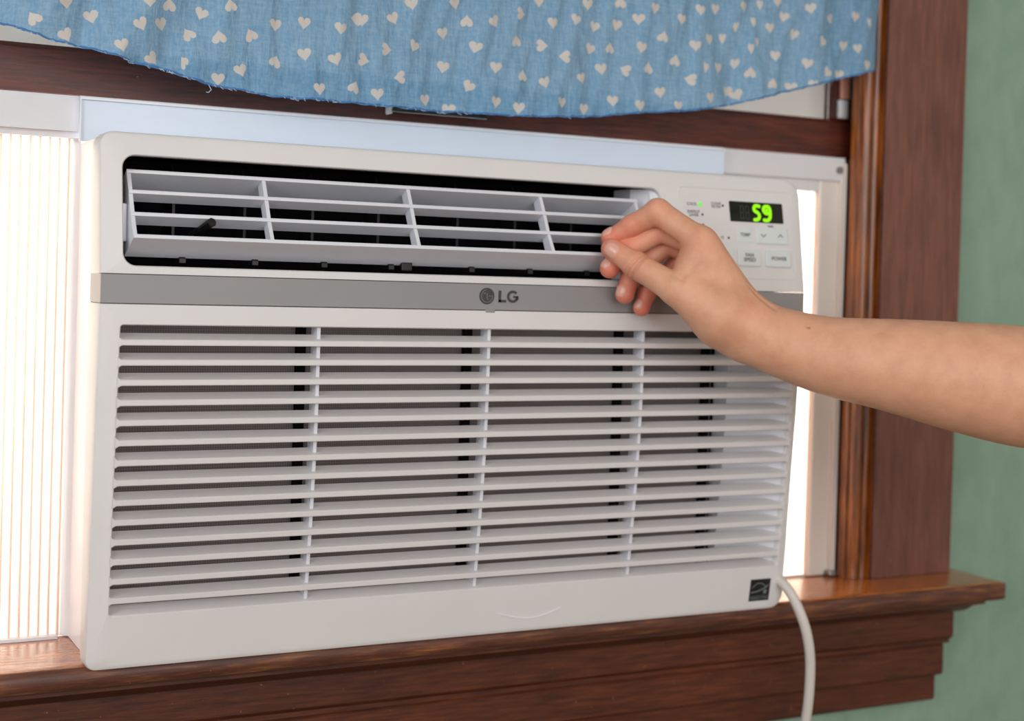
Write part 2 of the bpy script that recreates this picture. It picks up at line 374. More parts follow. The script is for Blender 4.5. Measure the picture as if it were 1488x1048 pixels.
# ================================================================== air conditioner
ac = thing('air_conditioner', (.3, .1, .0035), 'white window air conditioner with open louver and grey band, seated on the wooden stool', 'air conditioner')
PH = .3762
def py(z):
    if z > .28: return .015 * max(0, (z - .28) / (PH - .28)) ** 1.5
    if z < .20: return .0195 * min(1.1, (.20 - z) / .20) ** 1.6
    return 0.
PB = .036
from mathutils.geometry import delaunay_2d_cdt
LX0, LX1, LZ0, LZ1 = .0155, .4555, .2835, .3600       # louver opening
GX0, GX1, GZ0, GZ1 = .0148, .5893, .0395, .2424       # grille opening
BX = (.2576, .2777)                                   # grey band
def panel_piece(name, z0, z1, holes, outer, mat):
    """front sheet between rows z0..z1; outer/hole loops are rounded rectangles (x0,x1,z0,z1,r)"""
    vs = []; edges = []
    def loop(pts):
        n0 = len(vs); vs.extend([V(p) for p in pts]); edges.extend([(n0 + i, n0 + (i + 1) % len(pts)) for i in range(len(pts))]); return (n0, len(pts))
    o = outer; e = .0028
    L = [loop(o['in'])]
    Hs = [loop(rrect(h[0] - .0008, h[1] + .0008, h[2] - .0008, h[3] + .0008, h[4] + .0008)) for h in holes]
    def inside(x, z):
        pad = .0018
        if not (o['b'][0] + pad + e < x < o['b'][1] - pad - e and z0 + pad < z < z1 - pad): return False
        return all(not (h[0] - pad < x < h[1] + pad and h[2] - pad < z < h[3] + pad) for h in holes)
    zz = z0 + .004
    while zz < z1:
        x = .004
        while x < .6:
            if inside(x, zz): vs.append(V((x, zz)))
            x += .0149
        zz += .0062
    # cdt; output_type 1 = keep inside outer constraint
    r = delaunay_2d_cdt(vs, edges, [], 0, 1e-7)
    P2 = r[0]; F = []
    def contains(h, x, z): return h[0] - .0008 < x < h[1] + .0008 and h[2] - .0008 < z < h[3] + .0008
    def in_poly(poly, x, z):
        c = False; n = len(poly)
        for i in range(n):
            a, b = poly[i], poly[(i + 1) % n]
            if (a[1] > z) != (b[1] > z) and x < (b[0] - a[0]) * (z - a[1]) / (b[1] - a[1]) + a[0]: c = not c
        return c
    hp = [rrect(h[0] - .0008, h[1] + .0008, h[2] - .0008, h[3] + .0008, h[4] + .0008) for h in holes]
    for f in r[2]:
        cx = sum(P2[i].x for i in f) / len(f); cz = sum(P2[i].y for i in f) / len(f)
        if not in_poly(o['in'], cx, cz) or any(in_poly(q, cx, cz) for q in hp): continue
        F.append(tuple(f))
    mb = MB(); mb.add([(p.x, py(p.y), p.y) for p in P2], F)
    def skirt(rings):
        n = len(rings[0]); v = [q for rg in rings for q in rg]
        mb.add(v, [(k * n + i, k * n + (i + 1) % n, (k + 1) * n + (i + 1) % n, (k + 1) * n + i) for k in range(len(rings) - 1) for i in range(n)])
    skirt([[(x, py(z) + d, z) for x, z in o[k]] for k, d in (('in', 0), ('mid', .0008), ('out', .003))] + [[(x, PB, z) for x, z in o['out']]])
    for h in holes:
        r0 = rrect(h[0] - .0008, h[1] + .0008, h[2] - .0008, h[3] + .0008, h[4] + .0008); r1 = rrect(*h)
        skirt([[(x, py(z), z) for x, z in r0], [(x, py(z) + .0010, z) for x, z in r1], [(x, py(z) + .012, z) for x, z in r1]])
    bm = bmesh.new(); bv = [bm.verts.new(q) for q in mb.v]
    for f in mb.f:
        try: bm.faces.new([bv[i] for i in f])
        except ValueError: pass
    bmesh.ops.remove_doubles(bm, verts=bm.verts, dist=1e-6)
    bm.verts.index_update()
    o_ = mesh_obj(name, [q.co[:] for q in bm.verts], [[q.index for q in f.verts] for f in bm.faces], mat, ac, True, 40); bm.free()
    return o_
def tabs(x0, x1, z0, z1, rt, rb, e):
    """loop with top corner radius rt and bottom corner radius rb; the left corners are tighter"""
    out = []; lt = max(rt - .006, rt * .55); lb = max(rb - .005, rb * .6)
    for cx, cz, r, a0 in ((x1 - rt, z1 - rt, rt, 0), (x0 + lt, z1 - lt, lt, 90), (x0 + lb, z0 + lb, lb, 180), (x1 - rb, z0 + rb, rb, 270)):
        for k in range(7):
            a = math.radians(a0 + 90 * k / 6); out.append((cx + r * math.cos(a), cz + r * math.sin(a)))
    return out
def outer(z0, z1, rt, rb, et, eb):
    e = .0028
    return {'b': (0, .6), 'out': tabs(0, .6, z0, z1, rt, rb, 0), 'mid': tabs(e * .3, .6 - e * .3, z0 + eb * .3, z1 - et * .3, max(rt - e * .3, .0004), max(rb - e * .3, .0004), 0),
            'in': tabs(e, .6 - e, z0 + eb, z1 - et, max(rt - e, .0003), max(rb - e, .0003), 0)}
panel_piece('upper_fascia', BX[1], PH, [(LX0, LX1, LZ0, LZ1, .009)], outer(BX[1], PH, .016, .0005, .0028, .0003), M['panel'])
panel_piece('lower_grille_frame', 0, BX[0] - .0006, [(GX0, GX1, GZ0, GZ1, .002)], outer(0, BX[0] - .0006, .0005, .013, .0003, .0028), M['panel'])
mb = MB()
mb.prism_x([(.0010, BX[0]), (.0010, BX[1] - .0003), (.035, BX[1] - .0003), (.035, BX[0])], .0006, .5994)
mb.build('grey_band', M['band'], ac)
MB().box(.001, .599, .0025, .034, BX[0] - .0006, BX[0] + .0002).build('band_joint', M['band_dark'], ac)
MB().box(.2925, .3005, -.0003, .004, BX[0] - .0022, BX[0] + .0008, .0004).build('release_tab', M['band'], ac)
# emblem and maker's letters
lg = MB().disc(.2936, .2682, .0064, .0064, .0006, .0016, 32).build('emblem', M['logo'], ac)
e = MB(); cx, cz = .2936, .2682
arc = lambda a0, a1, r, n=16: [(cx + r * math.cos(math.radians(a0 + (a1 - a0) * k / n)), cz + r * math.sin(math.radians(a0 + (a1 - a0) * k / n))) for k in range(n + 1)]
e.strip(arc(95, 360, .0048, 22), .0006, .0003, .0008)
e.strip([(cx + .0048, cz), (cx + .0012, cz)], .0006, .0003, .0008)
e.strip([(cx, cz + .0024), (cx, cz - .0024), (cx + .0016, cz - .0024)], .0007, .0003, .0008)
e.disc(cx - .0020, cz + .0020, .0007, .0007, .0003, .0008, 10)
e.build('emblem_line', M['logo_light'], ac)
e = MB()
e.strip([(.3047, .2727), (.3047, .2646), (.3047, .26385)], .0021, .0004, .0014).strip([(.3037, .26455), (.3102, .26455)], .0020, .0004, .0014)
gx, gz = .3160, .2682; n = 20
e.strip([(gx + .0040 * math.cos(math.radians(a)), gz + .0038 * math.sin(math.radians(a))) for a in np.linspace(42, 330, n)], .0020, .0004, .0014)
e.strip([(gx + .0038, gz - .0026), (gx + .0038, gz - .0002)], .0020, .0004, .0014).strip([(gx + .0047, gz - .0002), (gx + .0006, gz - .0002)], .0017, .0004, .0014)
e.build('brand_lettering', M['logo'], ac)

# grille slats
ZP = .01391
for i in range(1, 15):
    zt = GZ1 - ZP * i; zb = GZ1 - ZP * (i - 1) - .0078     # slot above ends at zb, slot below begins at zt
    z0, z1 = zt, zb
    yf = py((z0 + z1) / 2)
    SR = .0040
    def sec(x, g):
        a, b = z0 - g, z0 + .0042 + g * 1.2
        ya, yb = py(a), py(b)
        return [(x, ya + .0004, a), (x, ya, a + .0005), (x, yb, b - .0006), (x, yb + .0006, b), (x, yb + .0045, b + .0012), (x, yb + .0090, b + .0024), (x, yb + .0125, b + SR), (x, yb + .0125, b + SR - .0012), (x, ya + .0125, a + .0030)]
    fil = .0016
    xs = [(GX0 - .0012, fil), (GX0 + fil * .25, fil * .34), (GX0 + fil * .6, fil * .08), (GX0 + fil, 0)]
    xs += [(GX0 + GX1 - a, g) for a, g in reversed(xs)]
    v = [q for a, g in xs for q in sec(a, g)]; m_ = 9
    f = [(k * m_ + j, k * m_ + (j + 1) % m_, (k + 1) * m_ + (j + 1) % m_, (k + 1) * m_ + j) for k in range(len(xs) - 1) for j in range(m_)]
    f += [tuple(range(m_)), tuple(range(len(v) - 1, len(v) - m_ - 1, -1))]
    mesh_obj('slat', v, f, M['slat'], ac, True, 16)
# lip of the last slot, sloping back and up like the slats
MB().prism_x([(py(GZ0) + .0006, GZ0 - .0002), (py(GZ0) + .0045, GZ0 + .0012), (py(GZ0) + .0090, GZ0 + .0030), (py(GZ0) + .0125, GZ0 + .0048), (py(GZ0) + .0125, GZ0 - .003)], GX0, GX1).build('slot_lip', M['slat'], ac)
# uprights behind the slats
for x in (.1592, .2982, .4388):
    mb = MB(); zz = np.linspace(GZ0 - .001, GZ1 + .001, 9)
    v = [(x + dx, py(z) + dy, z) for z in zz for dx, dy in ((-.0013, .0042), (.0013, .0042), (.0013, .017), (-.0013, .017))]
    f = [(k * 4 + j, k * 4 + (j + 1) % 4, k * 4 + 4 + (j + 1) % 4, k * 4 + 4 + j) for k in range(8) for j in range(4)] + [(0, 1, 2, 3), (35, 34, 33, 32)]
    mesh_obj('grille_upright', v, f, M['louver'], ac)
# filter, its ribs and frame
MB().box(.016, .530, .0375, .040, .036, .2445).build('filter_screen', M['filter'], ac)
for x in (.156, .294, .434, .522):
    MB().box(x - .0035, x + .0035, .0325, .0374, .037, .2440).build('filter_rib', M['void'], ac)
# moulded white return at the right end of the grille
zz = np.linspace(.036, .2448, 12); cols = [(.5905, .0065), (.588, .0085), (.581, .0125), (.566, .0170), (.545, .0200), (.536, .0215), (.533, .0360)]
v = [(a, py(z) + d if a > .534 else max(.0372, py(z) + d), z) for z in zz for a, d in cols]; nc = len(cols)
f = [(k * nc + j, k * nc + j + 1, (k + 1) * nc + j + 1, (k + 1) * nc + j) for k in range(len(zz) - 1) for j in range(nc - 1)]
mesh_obj('grille_return', v, f, M['louver'], ac, True, 50)

# louver recess
mb = MB()
rx0, rx1, rz0, rz1, yb = LX0 - .002, LX1 - .002, LZ0 - .001, LZ1 + .002, .100
mb.add([(rx0, .016, rz0), (rx1, .016, rz0), (rx1, .016, rz1), (rx0, .016, rz1), (rx0, yb, rz0), (rx1, yb, rz0), (rx1, yb, rz1), (rx0, yb, rz1)],
       [(0, 1, 5, 4), (1, 2, 6, 5), (2, 3, 7, 6), (3, 0, 4, 7), (4, 5, 6, 7)])
mb.build('air_duct', M['void'], ac)
# white sloping cheek at the right end of the recess
v = []
for z in (LZ0 + .0005, LZ1 - .0005):
    v += [(LX1 + .0003, py(z) + .0025, z), (LX1 - .006, .020, z), (LX1 - .0150, .034, z), (LX1 - .0150, .060, z), (LX1 + .0003, .060, z)]
mesh_obj('duct_cheek', v, [(0, 1, 6, 5), (1, 2, 7, 6), (2, 3, 8, 7), (0, 4, 3, 2, 1), (5, 6, 7, 8, 9), (3, 4, 9, 8), (4, 0, 5, 9)], M['louver'], ac)
# the tilted louver: sub-assembly with its own vanes
lv = thing('louver', (0, 0, 0)); lv.parent = ac
lv.location = V((.228, .005, .327)) - V((.3, .1, .0035))
edges_ = [(.0175, .3492), (.0095, .3347), (.0015, .3190), (-.0085, .3036)]      # front edges (y, z)
ca, sa = math.cos(math.radians(27)), math.sin(math.radians(27))
for i, (y, z) in enumerate(edges_):
    Ld = (.026, .0135, .0150, .030)[i]
    y1_, z1_ = y + Ld * ca, z - Ld * sa
    t = .0012
    prof = [(y, z + .0004), (y + .0007, z + .0014), (y1_, z1_ + t * .7), (y1_, z1_ - t * .2), (y + .0006, z - .0014), (y, z - .0011)]
    MB().prism_x(prof, .0200, .4375).build('vane', M['louver'], lv, True, angle=25)
def plate(x, wd, a, b, name):
    pr = []
    for (y, z) in (edges_[0], edges_[1], edges_[2], edges_[3]): pr.append((y + a, z - a * .5))
    pr += [(edges_[3][0] + b, edges_[3][1] - b * .5), (edges_[0][0] + b, edges_[0][1] - b * .5)]
    MB().prism_x(pr, x - wd / 2, x + wd / 2).build(name, M['louver'], lv)
for x in (.1188, .2327, .3472): plate(x, .0028, .0012, .0100, 'divider')
plate(.0215, .0028, .0012, .026, 'end_plate'); plate(.4362, .0028, .0012, .026, 'end_plate')
MB().box(.0150, .0200, .0125, .030, .300, .3265, .001).build('pivot', M['louver'], lv)
# black direction fins behind the louver and their tips below it
for k, x in enumerate((.0601, .1132, .1661, .2195, .2871, .3384, .3905)):
    MB().prism_x([(.036, .2880), (.0445, .2880), (.075, .2880), (.075, .3580), (.052, .3580), (.044, .345), (.044, .305), (.036, .297)], x - .0010, x + .0010).build('direction_fin', M['black'], ac)
    mb = MB().prism_x([(.0150, .2865), (.0150, .2895), (.0175, .2915), (.036, .2915), (.036, .2865)], x - .0022, x + .0022); mb.build('fin_tip', M['black'], ac)
MB().box(.2270, .2360, .0130, .030, .2855, .2925, .001).build('fin_tip', M['black'], ac)
MB().tube([(.0695, .030, .3070), (.0730, .012, .3115), (.0762, -.0005, .3155)], .0019, 8, rs=[.0020, .0026, .0034]).build('fin_lever', M['black'], ac, True)

# control panel
cp = thing('control_panel', (0, 0, 0)); cp.parent = ac; cp.location = V((.53, .008, .33)) - V((.3, .1, .0035))
yf = lambda z: py(z)
mb = MB()                                           # thin raised outline of the panel area
fr = rrect(.4718, .5905, .2875, .3640, .006, 5); fi = rrect(.4726, .5897, .2883, .3632, .0052, 5); n = len(fr)
v = [(x, yf(z) - .0000, z) for x, z in fr] + [(x, yf(z) - .0004, z) for x, z in fi] + [(x, yf(z) + .0001, z) for x, z in rrect(.4732, .5891, .2889, .3626, .0046, 5)]
f = [(i, (i + 1) % n, n + (i + 1) % n, n + i) for i in range(n)] + [(n + i, n + (i + 1) % n, 2 * n + (i + 1) % n, 2 * n + i) for i in range(n)]
mesh_obj('raised_outline', v, f, M['panel'], cp, True, 60)
def pad(name, x0, x1, z0, z1, h, r, mat, bev=.0008):
    lo = [(x, yf(z) + .0008, z) for x, z in rrect(x0, x1, z0, z1, r, 4)]
    md = [(x, yf(z) - h + bev * .6, z) for x, z in rrect(x0, x1, z0, z1, r, 4)]
    hi = [(x, yf(z) - h, z) for x, z in rrect(x0 + bev, x1 - bev, z0 + bev, z1 - bev, max(r - bev, .0002), 4)]
    n = len(lo); v = lo + md + hi
    f = [(k * n + i, k * n + (i + 1) % n, (k + 1) * n + (i + 1) % n, (k + 1) * n + i) for k in range(2) for i in range(n)] + [tuple(range(2 * n, 3 * n)), tuple(range(n))]
    return mesh_obj(name, v, f, mat, cp, True, 30)
pad('display', .5235, .5790, .3362, .3535, .0006, .0010, M['screen'], .0002)
def stroke(pts, rad, y0, y1, mb):
    mb.strip(pts, rad * 2, y0, y1)
    for p in (pts[0], pts[-1]): mb.disc(p[0], p[1], rad, rad, y0, y1, 14)
def spline(ctrl, n=6):
    P = [V(c) for c in ctrl]; P = [P[0]] + P + [P[-1]]; out = []
    for i in range(1, len(P) - 2):
        for k in range(n):
            t = k / n; a, b, c, d = P[i - 1], P[i], P[i + 1], P[i + 2]
            out.append(tuple(.5 * ((2 * b) + (c - a) * t + (2 * a - 5 * b + 4 * c - d) * t * t + (3 * b - a - 3 * c + d) * t ** 3)))
    out.append(tuple(P[-2])); return out
yd = yf(.345) - .0007
def foll(mb): mb.v = [(x, y - yf(.345) + yf(z), z) for x, y, z in mb.v]
d5 = MB(); stroke(spline([(.5542, .3503), (.5504, .3505), (.5486, .3484), (.5494, .3460), (.5522, .3447), (.5538, .3422), (.5524, .3392), (.5486, .3384)]), .00150, yd - .0002, yd + .0005, d5)
foll(d5); d5.build('lit_digit', M['digit'], cp)
d9 = MB(); stroke(spline([(.5646, .3446), (.5606, .3446), (.5584, .3474), (.5602, .3502), (.5640, .3502), (.5654, .3474), (.5654, .3440), (.5644, .3402), (.5618, .3384), (.5586, .3386)]), .00150, yd - .0002, yd + .0005, d9)
d9.disc(.5620, .3474, .0014, .0014, yd - .0002, yd + .0005)
foll(d9); d9.build('lit_digit', M['digit'], cp)
gh = MB()
for x in (.5345, .5400):
    gh.strip([(x, .3390), (x, .3495)], .0010, yd + .0001, yd + .0006).strip([(x + .0030, .3390), (x + .0030, .3495)], .0010, yd + .0001, yd + .0006)
    for z in (.3388, .3443, .3498): gh.strip([(x, z), (x + .0030, z)], .0009, yd + .0001, yd + .0006)
gh.disc(.5735, .3490, .0007, .0007, yd, yd + .0004, 10)
foll(gh); gh.build('unlit_segments', M['screen_ghost'], cp)['kind'] = 'stuff'
yt = lambda z: yf(z) - .0001
def lab(t, x, z, s, mat='text', off=.00003, name='lettering', h=0): return text_obj(name, t, x, z, lambda q: yt(q) - h, s, M[mat], cp, off=off)
lab('COOL', .4855, .3490, .0036); lab('ENERGY\nSAVER', .4868, .3412, .0034); lab('CLEAN\nFILTER', .5100, .3492, .0032)
lab('TIMER', .5650, .3333, .0024)
MB().disc(.4937, .3490, .0016, .0016, yf(.349) - .0006, yf(.349) + .0005, 14).build('lit_led', M['led'], cp)
for x, z in ((.5168, .3490), (.4954, .3405), (.5206, .3219), (.4954, .3320), (.4954, .3219)):
    MB().disc(x, z, .0010, .0010, yf(z) - .0004, yf(z) + .0005, 12).build('indicator', M['text_dark'], cp)
for t, x, z in (('FAN', .4868, .3322), ('DRY', .4868, .3222), ('12', .5140, .3219)): lab(t, x, z, .0034)
pad('button', .5295, .5460, .3185, .3325, .0003, .0012, M['button'], .0004); lab('TEMP', .5378, .3252, .0044, h=.0003)
pad('button', .5490, .5822, .3180, .3325, .0012, .0012, M['button'])
for s, x in ((-1, .5562), (1, .5740)):
    MB().strip([(x - .0024, .3253 - s * .0011), (x, .3253 + s * .0013), (x + .0024, .3253 - s * .0011)], .0008, yf(.325) - .0015, yf(.325) - .0008).build('arrow_mark', M['text'], cp)
pad('button', .5285, .5520, .2985, .3132, .0016, .0016, M['button']); lab('FAN\nSPEED', .5403, .3060, .0046, off=.00008, h=.0016)
pad('button', .5575, .5842, .2985, .3132, .0016, .0016, M['button']); lab('POWER', .5710, .3058, .0046, off=.00008, h=.0016)
pad('button', .5010, .5240, .2985, .3132, .0016, .0016, M['button']); lab('MODE', .5125, .3058, .0046, off=.00008, h=.0016)
pad('button', .4760, .4970, .2985, .3132, .0016, .0016, M['button']); lab('TIMER', .4865, .3058, .0042, off=.00005, h=.0016)

# efficiency sticker at the lower right
sx0, sx1, sz0, sz1 = .5630, .5842, .0085, .0280
v = [(x, py(z) - d, z) for d in (-.0002, .0003) for x, z in ((sx0, sz0), (sx1, sz0), (sx1, sz1), (sx0, sz1))]
st = mesh_obj('efficiency_sticker', v, [(0, 1, 2, 3), (4, 7, 6, 5), (0, 4, 5, 1), (1, 5, 6, 2), (2, 6, 7, 3), (3, 7, 4, 0)], M['sticker'], ac)
def on(mb): mb.v = [(x, py(z) - .0004 + y, z) for x, y, z in mb.v]; return mb
q = MB(); ax, az = .5735, .0205
q.strip([(sx0 + .0016 + .0165 * t, .0200 + .0064 * math.sin(math.pi * (.12 + .80 * t)) - .0020) for t in np.linspace(0, 1, 14)], .0006, -.0001, .0001)
q.strip([(sx0 + .0012 + .0185 * t, .0163 + .0062 * t * t) for t in np.linspace(0, 1, 10)], .0009, -.0001, .0001)
stv = []
for k in range(10):
    a = math.radians(90 + 36 * k); r = .0030 if k % 2 == 0 else .0013; stv.append((.5792 + r * math.cos(a), 0, .0165 + r * math.sin(a)))
q.add(stv, [tuple(range(10))])
q.strip([(sx0 + .001, .0128), (sx1 - .001, .0128)], .0003, -.0001, .0001)
on(q).build('star_mark', M['sticker_line'], ac)
text_obj('lettering', 'ENERGY STAR', .5736, .0108, lambda z: py(z) - .0003, .0030, M['sticker_line'], ac)
# shallow moulded crescent on the bottom rail
q = MB(); q.strip([(.318 + .057 * t, .0172 - .0065 * math.sin(math.pi * t * .92) ** 1.2 + .0012 * t) for t in np.linspace(0, 1, 16)], .0009, -.0002, .0003)
on(q).build('moulded_crescent', M['cabinet'], ac)

# sheet-metal cabinet behind the front, through the window
mb = MB().box(.0065, .0080, PB - .001, .52, .0034, .3740).box(.5920, .5935, PB - .001, .52, .0034, .3740).box(.0080, .5920, PB + .004, .52, .3725, .3740).box(.0080, .5920, PB + .004, .52, .0034, .0050).box(.0080, .5920, .5185, .52, .0050, .3725)
mb.build('cabinet', M['cabinet'], ac)
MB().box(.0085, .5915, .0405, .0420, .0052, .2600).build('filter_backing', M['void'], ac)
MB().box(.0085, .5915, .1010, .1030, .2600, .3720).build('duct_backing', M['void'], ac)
# left flange of the cabinet that holds the pleated panel
MB().prism_z([(.0065, .1120), (-.0010, .1200), (-.0010, .1220), (.0065, .1220)], .0040, .377).build('side_channel', M['cabinet'], ac)
# top mounting rail with turned-out lip
mb = MB().prism_x([(.0985, .3745), (.0985, .4050), (.0972, .4056), (.0972, .4064), (.0980, .4070), (.1005, .4070), (.1010, .3745)], .0030, .5800)
mb.build('top_rail', M['rail'], ac)
MB().box(.0030, .5800, .0962, .0984, .4052, .4072, .0004).build('rail_lip_highlight', M['cabinet'], ac)  # whiter strip paints in the skylight caught on the rail's bend
MB().box(.0022, .0034, .0962, .1005, .3745, .4070, .0003).build('rail_end', M['cabinet'], ac)
MB().prism_x([(.1012, .4045), (.1012, .4083), (.1180, .4083), (.1180, .4045)], .0030, .5800).build('gap_blocker', M['track'], ac)  # strip added to stop daylight glowing through the gap under the sash
MB().prism_x([(.070, .3742), (.070, .3752), (.0985, .3752), (.0985, .3742)], .012, .578).build('rail_foot', M['rail'], ac)
# power cord
pts = spline([(.5850, .040, .0080), (.5925, .022, .0240), (.5965, .008, .0200), (.6020, -.002, .0030), (.6090, -.006, -.0200), (.6150, -.004, -.0500), (.6185, .004, -.0960), (.6190, .020, -.1500), (.6150, .050, -.30), (.61, .075, -.50)], 8)
MB().tube(pts, .0044, 12).build('power_cord', M['cord'], ac, True, angle=60)

# ================================================================== pleated side panels
def side_panel(x0, x1, label, right):
    t = thing('pleated_side_panel', ((x0 + x1) / 2, .113, .004), label, 'window panel', None)
    # folded sheet
    pitch = .0070; n = int(round((x1 - x0) / pitch)); v = []; f = []
    for k in range(2 * n + 1):
        x = x0 + (x1 - x0) * k / (2 * n); y = .1155 + (.0035 if k % 2 else -.0015) + random.uniform(-.0004, .0004)
        v += [(x, y, .0045), (x, y, .3900)]
    f = [(2 * k, 2 * k + 2, 2 * k + 3, 2 * k + 1) for k in range(2 * n)]
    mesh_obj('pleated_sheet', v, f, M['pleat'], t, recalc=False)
    return t
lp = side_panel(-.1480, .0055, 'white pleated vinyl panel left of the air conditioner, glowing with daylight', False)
MB().prism_x([(.1030, .3832), (.1030, .4052), (.1180, .4052), (.1180, .3770), (.1080, .3770), (.1080, .3832)], -.1520, .0060).build('top_frame', M['track'], lp)
MB().prism_x([(.1010, .3818), (.1010, .3836), (.1040, .3836), (.1040, .3818)], -.1520, .0028).build('frame_ridge', M['track'], lp)
MB().box(-.1520, -.1290, .1030, .1240, .0040, .3768, .001).build('end_frame', M['track'], lp)
MB().box(-.1290, -.0022, .1090, .1240, .0032, .0055).build('bottom_track', M['track'], lp)
MB().box(-.1520, .0030, .1060, .1180, .4052, .4083).build('gap_blocker', M['track'], lp)  # added to block the bright gap above the left frame
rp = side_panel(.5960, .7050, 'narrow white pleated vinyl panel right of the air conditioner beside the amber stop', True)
MB().prism_x([(.1060, .3860), (.1060, .4035), (.1180, .4035), (.1180, .3745), (.1110, .3745), (.1110, .3860)], .5700, .7285).build('top_frame', M['track'], rp)
MB().box(.5800, .7285, .1080, .1180, .4035, .4083).build('gap_blocker', M['track'], rp)  # added to block the bright gap above the right frame
mb = MB().prism_z([(.7005, .1240), (.7005, .1110), (.7025, .1100), (.7228, .1100), (.7228, .1045), (.7285, .1045), (.7285, .1240)], .0045, .4020)
mb.build('end_frame', M['track_warm'], rp)
MB().disc(.7195, .3960, .0034, .0034, .1035, .1062, 16).build('screw', M['metal'], rp)
MB().box(.7190, .7290, .1000, .1100, .0035, .0095, .002).build('foot_screw', M['metal'], rp, True)
MB().box(.5960, .7000, .1130, .1240, .0032, .0055).build('bottom_track', M['track'], rp)

# ================================================================== curtain
HEARTS = [(-0.0381, 0.4552, 235, 0), (-0.017, 0.4686, 80, 0), (0.0018, 0.4609, 75, 0), (-0.016, 0.4456, 60, 0), (0.0221, 0.4414, 75, 0), (0.0352, 0.4579, 60, 0), (0.045, 0.4345, 45, 0), (0.0515, 0.4605, 70, 0), (0.0411, 0.4755, 85, 0), (0.0573, 0.4751, 270, 0), (0.0827, 0.4722, 110, 0), (0.0728, 0.4556, 235, 0), (0.0949, 0.4552, 260, 0), (0.103, 0.4797, 255, 0), (0.1197, 0.4595, 240, 0), (0.1387, 0.4692, 90, 0), (0.1598, 0.4723, 93, 0), (0.1883, 0.4706, 95, 0), (0.2029, 0.4805, 180, 0), (0.0693, 0.4345, 225, 1), (0.1126, 0.4325, 70, 0), (0.139, 0.4415, 290, 0), (0.1607, 0.4486, 80, 0), (0.1849, 0.4467, 70, 0), (0.1728, 0.423, 85, 0), (0.2015, 0.4268, 290, 0), (0.0958, 0.4245, 90, 0), (0.2077, 0.4801, 90, 0), (0.2349, 0.4844, 60, 0), (0.2777, 0.477, 75, 0), (0.2981, 0.4887, 270, 0), (0.3207, 0.4901, 55, 0), (0.3447, 0.4991, 0, 0), (0.2295, 0.4595, 0, 0), (0.2526, 0.4642, 110, 0), (0.2101, 0.4493, 10, 0), (0.3052, 0.4681, 105, 0), (0.3415, 0.4766, 260, 0), (0.279, 0.4502, 100, 0), (0.2411, 0.4384, 170, 0), (0.3236, 0.4533, 95, 0), (0.3488, 0.4492, 270, 0), (0.3013, 0.4363, 120, 0), (0.222, 0.4234, 85, 0), (0.2641, 0.4226, 80, 0), (0.325, 0.4256, 95, 0), (0.3461, 0.4223, 90, 0), (0.2494, 0.4973, 80, 0), (0.2875, 0.502, 70, 0), (0.2854, 0.4166, 90, 0), (0.3758, 0.4949, 90, 0), (0.3982, 0.5003, 105, 0), (0.4193, 0.4975, 100, 0), (0.41, 0.5146, 90, 0), (0.4422, 0.5198, 270, 0), (0.4399, 0.5006, 95, 0), (0.4587, 0.5072, 90, 0), (0.4741, 0.5176, 90, 0), (0.522, 0.5218, 100, 0), (0.5023, 0.5113, 95, 0), (0.3659, 0.4755, 0, 0), (0.4838, 0.4944, 280, 0), (0.4153, 0.4781, 105, 0), (0.4341, 0.4807, 270, 0), (0.4624, 0.4832, 100, 0), (0.3881, 0.4685, 180, 0), (0.516, 0.4897, 95, 0), (0.5337, 0.4978, 90, 0), (0.4974, 0.4754, 280, 0), (0.4258, 0.4621, 85, 0), (0.4487, 0.463, 200, 0), (0.4713, 0.4668, 275, 0), (0.4063, 0.4523, 70, 0), (0.3687, 0.445, 70, 0), (0.529, 0.4721, 100, 1), (0.5121, 0.4601, 190, 0), (0.4836, 0.4467, 80, 0), (0.3862, 0.43, 90, 0), (0.4095, 0.4268, 90, 0), (0.4374, 0.4359, 90, 0), (0.4633, 0.4337, 90, 0), (0.535, 0.4462, 80, 0), (0.5013, 0.4362, 90, 0), (0.363, 0.5119, 90, 0), (0.5427, 0.5257, 90, 0), (0.5678, 0.5295, 85, 0), (0.5877, 0.5338, 95, 1), (0.6058, 0.5385, 90, 0), (0.6398, 0.5357, 80, 0), (0.6147, 0.5262, 100, 0), (0.58, 0.5174, 90, 1), (0.5619, 0.5113, 80, 1), (0.5991, 0.5144, 85, 0), (0.6657, 0.5292, 60, 0), (0.693, 0.5338, 90, 0), (0.7081, 0.5292, 90, 1), (0.7222, 0.5391, 90, 1), (0.5513, 0.5006, 90, 1), (0.5837, 0.4996, 90, 1), (0.5757, 0.4929, 90, 1), (0.6271, 0.5115, 100, 0), (0.6534, 0.5065, 120, 0), (0.6827, 0.5061, 90, 0), (0.6956, 0.5045, 90, 1), (0.7174, 0.5139, 90, 0), (0.6057, 0.4899, 90, 0), (0.5657, 0.4797, 90, 1), (0.6377, 0.4853, 100, 0), (0.5461, 0.4742, 90, 0), (0.5769, 0.4721, 270, 0), (0.6624, 0.4798, 130, 0), (0.7076, 0.4906, 90, 0), (0.6033, 0.4648, 270, 0), (0.5608, 0.4553, 90, 0), (0.5687, 0.4522, 60, 0), (0.6263, 0.4635, 90, 0), (0.6803, 0.4798, 90, 0), (0.6439, 0.4661, 90, 0)]
HEM = [(-.13, .467), (-.0878, .4577), (-.0605, .4497), (-.042, .4449), (-.0231, .4405), (.0008, .437), (.0353, .4294), (.0503, .4277), (.0863, .4198), (.1394, .4145), (.1948, .4143), (.2827, .4142), (.3384, .4151), (.3769, .4169), (.4164, .4205), (.4709, .4282), (.5132, .4327), (.5567, .4409), (.6015, .4532), (.6475, .4664), (.6871, .4774), (.7236, .4877)]
CT = .80
